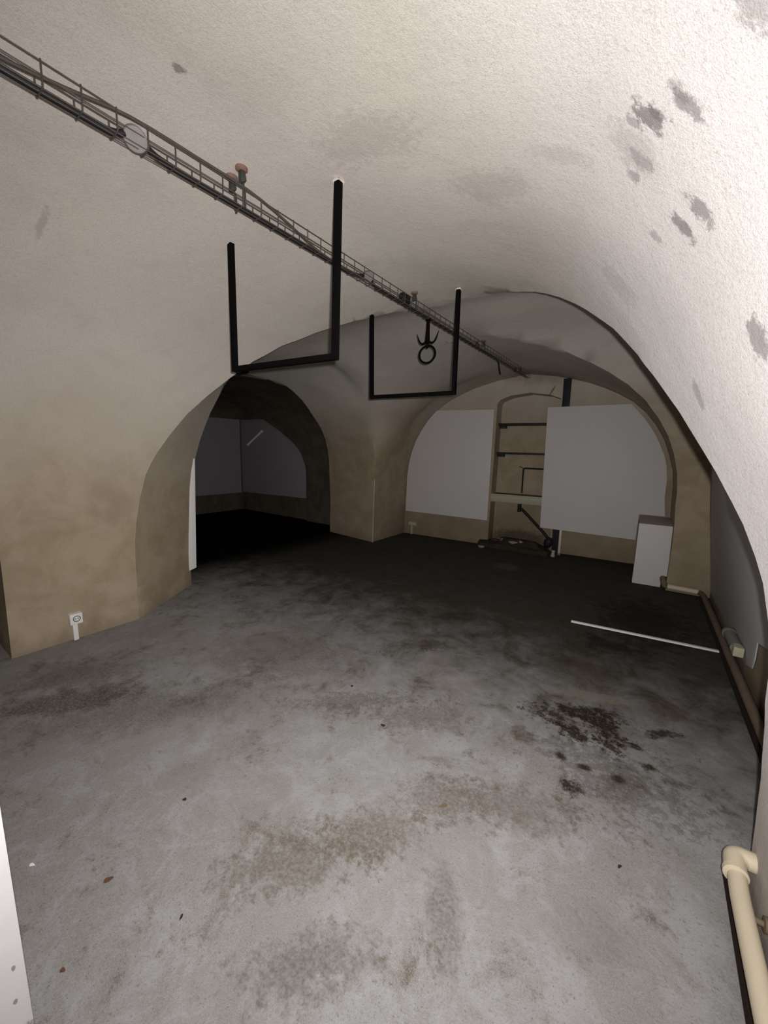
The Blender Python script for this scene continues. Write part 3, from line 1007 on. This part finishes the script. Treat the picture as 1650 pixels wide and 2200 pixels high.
ft = thing('pipe_fitting', 'stubby grey pipe fitting with cream block end on the recess wall at the right', 'fitting', (0.69, 3.55, 0.17))
bm = new_bm()
add_lathe(bm, [(0.0, 0.0), (0.036, 0.0), (0.046, 0.01), (0.046, 0.05), (0.034, 0.06)], (0.676, 3.80, 0.185), (0, -1, 0.02), 20)
mesh_obj('end_collar', bm, MAT['jbox'], ft, 50)
bm = new_bm()
add_tube(bm, [(0.676, 3.745, 0.187), (0.676, 3.47, 0.192)], 0.038, 20)
mesh_obj('barrel', bm, MAT['pipe_grey'], ft, 50)
bm = new_bm()
add_box(bm, 0.648, 0.704, 3.41, 3.475, 0.155, 0.222, 0.004)
o = mesh_obj('block', bm, MAT['ceramic'], ft, 40)
o['label'] = 'cream square block'
bm = new_bm()
add_tube(bm, [(0.655, 5.20, 0.021), (0.655, 1.72, 0.021)], 0.018, 12)
o = mesh_obj('rusty_pipe', bm, MAT['rusty_iron'], None, 50)
tag(o, 'black rusty pipe on the floor along the right recess, under the brown pipe', 'pipe')

# ------------------------------------------------------------------ near right: cream pipe over a rusty one
pp = thing('heating_pipe', 'cream painted pipe with elbow running along the right wall in the foreground', 'pipe', (0.40, 1.0, 0.12))
bm = new_bm()
add_tube(bm, arc_path([(0.60, 1.655, 0.135), (0.412, 1.635, 0.135), (0.403, 1.50, 0.13), (0.407, -0.55, 0.125)], 0.05, 8), 0.026, 20)
mesh_obj('pipe_run', bm, MAT['cream_pipe'], pp, 50)
bm = new_bm()
add_tube(bm, arc_path([(0.465, 1.640, 0.135), (0.410, 1.637, 0.135), (0.4035, 1.565, 0.133)], 0.05, 8), 0.031, 20)
add_lathe(bm, [(0.024, 0.0), (0.0345, 0.004), (0.0345, 0.020), (0.024, 0.024)], (0.4035, 1.572, 0.133), (0, -1, 0), 20)
mesh_obj('elbow', bm, MAT['cream_pipe'], pp, 50)
bm = new_bm()
add_lathe(bm, [(0.0, 0.0), (0.022, 0.002), (0.022, 0.012), (0.009, 0.014), (0.009, 0.04)], (0.462, 1.43, 0.125), (-1, 0, 0), 14)
mesh_obj('wall_clip', bm, MAT['brown_pipe'], pp, 50)
bm = new_bm()
add_tube(bm, [(0.415, 1.66, 0.019), (0.415, 1.64, 0.019), (0.407, 1.2, 0.019), (0.40, -0.55, 0.019)], 0.018, 16)
o = mesh_obj('rusty_pipe', bm, MAT['rusty_iron'], None, 50)
tag(o, 'dark rusty pipe on the floor under the cream pipe at lower right', 'pipe')

# ------------------------------------------------------------------ dark room behind the left arch
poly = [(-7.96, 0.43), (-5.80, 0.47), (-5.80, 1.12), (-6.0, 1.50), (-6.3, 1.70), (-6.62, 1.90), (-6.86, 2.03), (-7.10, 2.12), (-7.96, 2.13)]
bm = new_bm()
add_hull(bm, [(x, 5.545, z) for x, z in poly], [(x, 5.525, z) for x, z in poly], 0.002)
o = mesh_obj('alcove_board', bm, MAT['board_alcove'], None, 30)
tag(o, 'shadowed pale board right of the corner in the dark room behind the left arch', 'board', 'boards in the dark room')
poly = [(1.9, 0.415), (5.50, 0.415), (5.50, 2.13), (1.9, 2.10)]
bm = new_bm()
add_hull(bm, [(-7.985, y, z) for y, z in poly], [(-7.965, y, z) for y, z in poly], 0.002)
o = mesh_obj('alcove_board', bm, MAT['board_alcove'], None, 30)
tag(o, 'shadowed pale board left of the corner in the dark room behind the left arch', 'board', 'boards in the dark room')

tl = thing('tube_light', 'bright slanting white tube in the dark room behind the left arch', 'tube light', (-7.4, 5.5, 1.7))
A, B = Vector((-7.66, 5.485, 1.55)), Vector((-7.13, 5.485, 1.86))
bm = new_bm()
add_tube(bm, [A, B], 0.024, 16)
mesh_obj('tube', bm, MAT['tube'], tl, 50)
for q in (A, B):
    dd = (B - A).normalized()
    bm = new_bm()
    e = q + dd * (0.02 if q is A else -0.02)
    add_tube(bm, [e - dd * 0.018, e + dd * 0.018], 0.027, 16)
    add_box(bm, e.x - 0.012, e.x + 0.012, 5.488, 5.526, e.z - 0.012, e.z + 0.012)
    mesh_obj('end_cap', bm, MAT['white_plastic'], tl, 50)

# ------------------------------------------------------------------ black U-shaped hanging frames


def u_frame(pl, pr, bl, br, r, lbl):
    root = thing('hanging_frame', lbl, 'frame', tuple((Vector(pl) + Vector(pr)) / 2), 'black hanging frames')
    for top, bot in ((pl, bl), (pr, br)):
        bm = new_bm()
        add_tube(bm, [Vector(top) + Vector((0, 0, 0.02)), Vector(bot) - Vector((0, 0, r))], r, square=True)
        bmesh.ops.bevel(bm, geom=[e for e in bm.edges], offset=0.0018, segments=2, affect='EDGES')
        mesh_obj('upright', bm, MAT['black'], root, 35)
    bm = new_bm()
    dv = (Vector(br) - Vector(bl)).normalized()
    add_tube(bm, [Vector(bl) + dv * r * 0.9, Vector(br) - dv * r * 0.9], r * 0.985, square=True)
    bmesh.ops.bevel(bm, geom=[e for e in bm.edges], offset=0.0018, segments=2, affect='EDGES')
    mesh_obj('crossbar', bm, MAT['black'], root, 35)
    for top in (pl, pr):
        bm = new_bm()
        t = Vector(top)
        add_lathe(bm, [(0.0, 0), (0.026, 0.0), (0.022, 0.006), (0.014, 0.012), (0.0, 0.012)], (t.x, t.y, t.z + 0.012), (0, 0, 1), 14)
        for v in bm.verts:
            v.co.x += 0.008 * noise.noise(v.co * 60)
            v.co.y += 0.008 * noise.noise(v.co * 60 + Vector((4, 4, 4)))
        o = mesh_obj('filler_patch', bm, MAT['flake_white'], root, 50)
        o['label'] = 'white filler round the fixing'


u_frame((-2.039, 1.39, 2.655), (-1.245, 1.39, 2.640), (-2.039, 1.39, 1.947), (-1.258, 1.39, 1.930), 0.0145, 'black U-shaped hanging frame on the vault, nearer and larger in view')
u_frame((-2.020, 2.68, 2.655), (-1.246, 2.68, 2.640), (-2.000, 2.68, 1.953), (-1.238, 2.68, 1.942), 0.0145, 'black U-shaped hanging frame on the vault, farther back, round the hook')

# ------------------------------------------------------------------ cable tray along the crown
TX0, TX1 = -1.618, -1.562


def tz(y):
    return 2.512 + 0.024 * min(1, max(0, (y - 0.4) / 0.9)) + 0.02 * max(0, y - 1.3)


tray = thing('cable_tray', 'long thin wire basket cable tray running along the crown of the vault', 'cable tray', (-1.59, 2.7, 2.56))
ys = frange(-0.5, 6.02, 0.3)
for x, dz in ((TX0, 0.055), (TX0, 0.022), (TX0 + 0.008, 0.0), (-1.59, 0.0), (TX1 - 0.008, 0.0), (TX1, 0.03), (TX1, 0.065)):
    bm = new_bm()
    add_tube(bm, [(x, y, tz(y) + dz) for y in ys], 0.0021, 6)
    mesh_obj('rail_wire', bm, MAT['wire'], tray, 60)
y = -0.484
first = None
while y < 6.0:
    if first is None:
        bm = new_bm()
        add_tube(bm, arc_path([(TX0 - 0.003, 0, 0.058), (TX0 - 0.003, 0, -0.003), (TX1 + 0.003, 0, -0.003), (TX1 + 0.003, 0, 0.068)], 0.012, 4), 0.0023, 6)
        first = mesh_obj('cross_wire', bm, MAT['wire'], tray, 60)
        c = first
    else:
        c = first.copy()
        link(c)
        c.parent = tray
        c.matrix_parent_inverse = first.matrix_parent_inverse.copy()
    c.location = (0, y, tz(y))
    y += 0.095

# tray hangers: two iron clamps each on rust-stained plates
hang_lbl = ['pair of iron clamps with rusty plates holding the cable tray, nearest the viewer',
            'pair of iron clamps holding the cable tray beside the black box',
            'pair of iron clamps holding the cable tray past the far hanging frame',
            'pair of iron clamps holding the cable tray nearest the far wall']
for y, lbl in zip((1.14, 2.62, 4.09, 5.50), hang_lbl):
    hg = thing('tray_hanger', lbl, 'clamp', (-1.6, y, tz(y) + 0.1), 'cable tray hangers')
    for x, xb in ((-1.650, TX0 - 0.004), (-1.578, TX1 + 0.004)):
        cz = ceiling_z(x, y)
        bm = new_bm()
        add_tube(bm, arc_path([(xb, y, tz(y) - 0.006), (xb, y, tz(y) + 0.06), (x, y, cz - 0.04), (x, y, cz - 0.01)], 0.01), 0.0045, 8)
        add_hull(bm, [(x - 0.012, y - 0.010, cz - 0.062), (x + 0.012, y - 0.010, cz - 0.062), (x + 0.022, y + 0.010, cz - 0.052), (x - 0.012, y + 0.010, cz - 0.062)],
                 [(x - 0.010, y - 0.009, cz - 0.012), (x + 0.010, y - 0.009, cz - 0.012), (x + 0.012, y + 0.009, cz - 0.012), (x - 0.010, y + 0.009, cz - 0.012)], 0.002)
        mesh_obj('clamp', bm, MAT['clamp'], hg, 40)
        bm = new_bm()
        add_lathe(bm, [(0.0, -0.004), (0.021, -0.004), (0.026, 0.0), (0.026, 0.008), (0.0, 0.008)], (x, y, cz - 0.008), (0, 0, 1), 16)
        o = mesh_obj('anchor_plate', bm, MAT['rust'], hg, 50)
        o['label'] = 'rusty round anchor plate'

# round junction boxes in the tray
for (y, zz, r, lbl, m) in ((0.722, 2.548, 0.036, 'round grey junction box in the cable tray, nearest the viewer', 'jbox'),
                           (2.058, 2.590, 0.032, 'round grey junction box in the cable tray above the gap between the two hanging frames', 'jbox')):
    jb = thing('junction_box', lbl, 'junction box', (-1.59, y, zz), 'round junction boxes in the tray')
    ax = Vector((0.75, -0.25, -0.62)).normalized()
    bm = new_bm()
    add_lathe(bm, [(0.0, -0.02), (r * 0.92, -0.02), (r, -0.012), (r, 0.008), (0.0, 0.008)], (-1.59, y, zz), ax, 24)
    mesh_obj('box_body', bm, MAT['jbox'], jb, 40)
    bm = new_bm()
    add_lathe(bm, [(0.0, 0.0081), (r * 1.03, 0.0081), (r * 1.03, 0.013), (r * 0.95, 0.016), (0.0, 0.0165)], (-1.59, y, zz), ax, 24)
    mesh_obj('box_lid', bm, MAT['jbox'], jb, 40)
bm = new_bm()
add_box(bm, -1.612, -1.568, 2.46, 2.56, 2.575, 2.635, 0.012, 3)
add_lathe(bm, [(0.0, 0), (0.012, 0), (0.012, 0.02), (0.0, 0.02)], (-1.59, 2.462, 2.60), (0, -1, 0), 12)
o = mesh_obj('junction_box', bm, MAT['cable'], None, 40)
tag(o, 'small black junction box in the cable tray left of the hook', 'junction box')


# cables lying in the tray
def cable(pts, r, mat, lbl, cat='cable', grp='cables in the wire tray', name='cable'):
    bm = new_bm()
    P = catmull(pts, max(12, len(pts) * 6))
    add_tube(bm, [tuple(p) for p in P], r, 8)
    o = mesh_obj(name, bm, mat, None, 60)
    tag(o, lbl, cat, grp)


def lay(y, x=-1.603, dz=0.011):
    return (x, y, tz(y) + dz)


cable([lay(-0.5), lay(-0.1), lay(0.3), lay(0.5), lay(0.62), (-1.602, 0.655, tz(0.65) + 0.012), (-1.598, 0.672, 2.537), (-1.593, 0.69, 2.546)], 0.0115, MAT['cable'], 'thick black cable entering the nearest grey junction box from the left')
cable([(-1.583, 0.752, 2.540), (-1.590, 0.785, 2.532), (-1.60, 0.82, tz(0.82) + 0.012), lay(0.9), lay(1.1), lay(1.4), lay(1.7), lay(1.9), (-1.598, 1.98, tz(2) + 0.02), (-1.595, 2.02, 2.585)], 0.0115, MAT['cable'], 'thick black cable between the two grey round junction boxes')
cable([(-1.59, 2.09, 2.585), (-1.598, 2.14, tz(2.15) + 0.012), lay(2.3), lay(2.6), lay(3.0), lay(3.5), lay(4.0), lay(4.35), lay(4.55), (-1.615, 4.72, tz(4.7) - 0.01), (-1.635, 4.82, tz(4.8) - 0.06), (-1.63, 4.86, tz(4.8) - 0.12)], 0.010, MAT['cable'], 'thin black cable with loose drooping end toward the far wall')
cable([(-1.59, -0.5, 2.53), (-1.59, 0.1, 2.53), (-1.588, 0.36, 2.536), (-1.575, 0.52, 2.556), (-1.566, 0.66, 2.583), (-1.563, 0.75, 2.592), (-1.562, 0.95, 2.600), (-1.562, 1.12, 2.606), (-1.566, 1.25, 2.602), (-1.578, 1.42, 2.585), (-1.588, 1.58, 2.562), (-1.595, 1.72, 2.558), (-1.59, 1.95, 2.562), (-1.585, 2.4, 2.572), (-1.585, 3.4, 2.592), (-1.585, 5.2, 2.628)], 0.0055, MAT['conduit'], 'grey-brown conduit twisting over the top rail of the cable tray', 'conduit', 'cables in the wire tray', 'flexible_conduit')

# hook with ring hanging from the vault
hk = thing('ceiling_hook', 'black iron double-pronged hook with ring hanging under the cable tray', 'hook', (-1.592, 2.88, 2.58))
bm = new_bm()
add_tube(bm, [(-1.592, 2.88, 2.585), (-1.592, 2.88, 2.55), (-1.592, 2.88, 2.46), (-1.592, 2.88, 2.40), (-1.592, 2.88, 2.385)], [0.012, 0.0135, 0.016, 0.020, 0.010], 12)
add_box(bm, -1.614, -1.570, 2.868, 2.892, 2.558, 2.580, 0.004)
mesh_obj('shank', bm, MAT['black'], hk, 50)
for sg in (-1, 1):
    bm = new_bm()
    pts = [(0, 2.415), (0.020, 2.392), (0.042, 2.383), (0.066, 2.394), (0.084, 2.425), (0.100, 2.468)]
    q = catmull([(-1.592 + sg * a, 2.88, b) for a, b in pts], 18)
    add_tube(bm, [tuple(p) for p in q], [0.011 - 0.009 * (i / 17) ** 1.3 for i in range(18)], 10)
    mesh_obj('prong', bm, MAT['black'], hk, 50)
bm = new_bm()
add_lathe(bm, [(0.0, 0), (0.009, 0.0), (0.012, 0.012), (0.016, 0.024), (0.013, 0.036), (0.007, 0.044)], (-1.591, 2.88, 2.345), (0, 0, 1), 14)
mesh_obj('swivel', bm, MAT['black'], hk, 50)
bm = new_bm()
ring = [Vector((-1.589 + 0.073 * math.cos(a), 2.88, 2.297 + 0.060 * math.sin(a) * 1.12)) for a in np.linspace(0, 2 * math.pi, 40, endpoint=False)]
add_tube(bm, ring, 0.0085, 10, closed=True)
mesh_obj('ring', bm, MAT['black'], hk, 60)

# small dark wall hook on the crown of the left arch
bm = new_bm()
add_box(bm, -2.965, -2.905, 2.085, 2.115, 2.130, 2.160, 0.006)
add_tube(bm, [(-2.955, 2.09, 2.135), (-2.975, 2.06, 2.115), (-2.985, 2.05, 2.13)], 0.008, 8)
o = mesh_obj('wall_bracket', bm, MAT['black'], None, 50)
tag(o, 'tiny black bracket at the top of the dark left arch', 'bracket')

# ------------------------------------------------------------------ bits of debris on the floor


def flake(c, r, rot, mat, seed, lbl, name='floor_flake', h=0.006):
    bm = new_bm()
    n = 9
    t = bmesh.new()
    lo, hi = [], []
    for k in range(n):
        a = 2 * math.pi * k / n
        q = 1 + 0.5 * noise.noise(Vector((math.cos(a) * 1.3 + seed * 7.7, math.sin(a) * 1.3, seed)))
        x, y = r[0] * q * math.cos(a), r[1] * q * math.sin(a)
        X = x * math.cos(rot) - y * math.sin(rot)
        Y = x * math.sin(rot) + y * math.cos(rot)
        cu = h * 0.8 * (0.5 + 0.5 * math.cos(2 * a + seed))
        lo.append(t.verts.new((c[0] + X, c[1] + Y, 0.001 + cu)))
        hi.append(t.verts.new((c[0] + X * 0.9, c[1] + Y * 0.9, 0.004 + cu + h * 0.3)))
    t.faces.new(lo[::-1])
    t.faces.new(hi)
    for k in range(n):
        t.faces.new((lo[k], lo[(k + 1) % n], hi[(k + 1) % n], hi[k]))
    merge(bm, t)
    tag(mesh_obj(name, bm, MAT[mat], None, 40), lbl, 'flake', 'debris on the floor')


flake((-1.37, 0.37), (0.015, 0.007), 1.1, 'flake_brown', 1, 'curled brown flake on the floor at lower left')
flake((-1.21, 0.20), (0.007, 0.005), 0.4, 'flake_brown', 2, 'small brown crumb on the floor near the white door jamb')
flake((-1.64, 0.23), (0.009, 0.004), 0.9, 'flake_white', 3, 'small white chip on the floor at the far lower left')
flake((-0.55, 1.31), (0.022, 0.007), 0.9, 'flake_ochre', 4, 'ochre flake on the floor near the centre foreground')
flake((-1.46, 0.68), (0.008, 0.005), 0.9, 'flake_dark', 5, 'small dark chip on the floor, left of the centre')
flake((-1.03, 1.55), (0.013, 0.008), 0.2, 'flake_dark', 6, 'dark grey chip on the floor in mid room')
flake((-1.39, 1.72), (0.008, 0.007), 0.7, 'flake_dark', 7, 'small black chip on the floor beyond the centre')
flake((-1.06, 0.46), (0.003, 0.008), 0.5, 'flake_dark', 8, 'tiny dark chip on the floor right of the curled brown flake')
flake((0.09, 1.48), (0.009, 0.004), 1.0, 'flake_dark', 9, 'small dark chip on the floor left of the cream pipe elbow')
flake((-1.00, 2.51), (0.024, 0.016), 0.5, 'flake_ochre', 10, 'pale ochre flake on the floor in the mid distance')
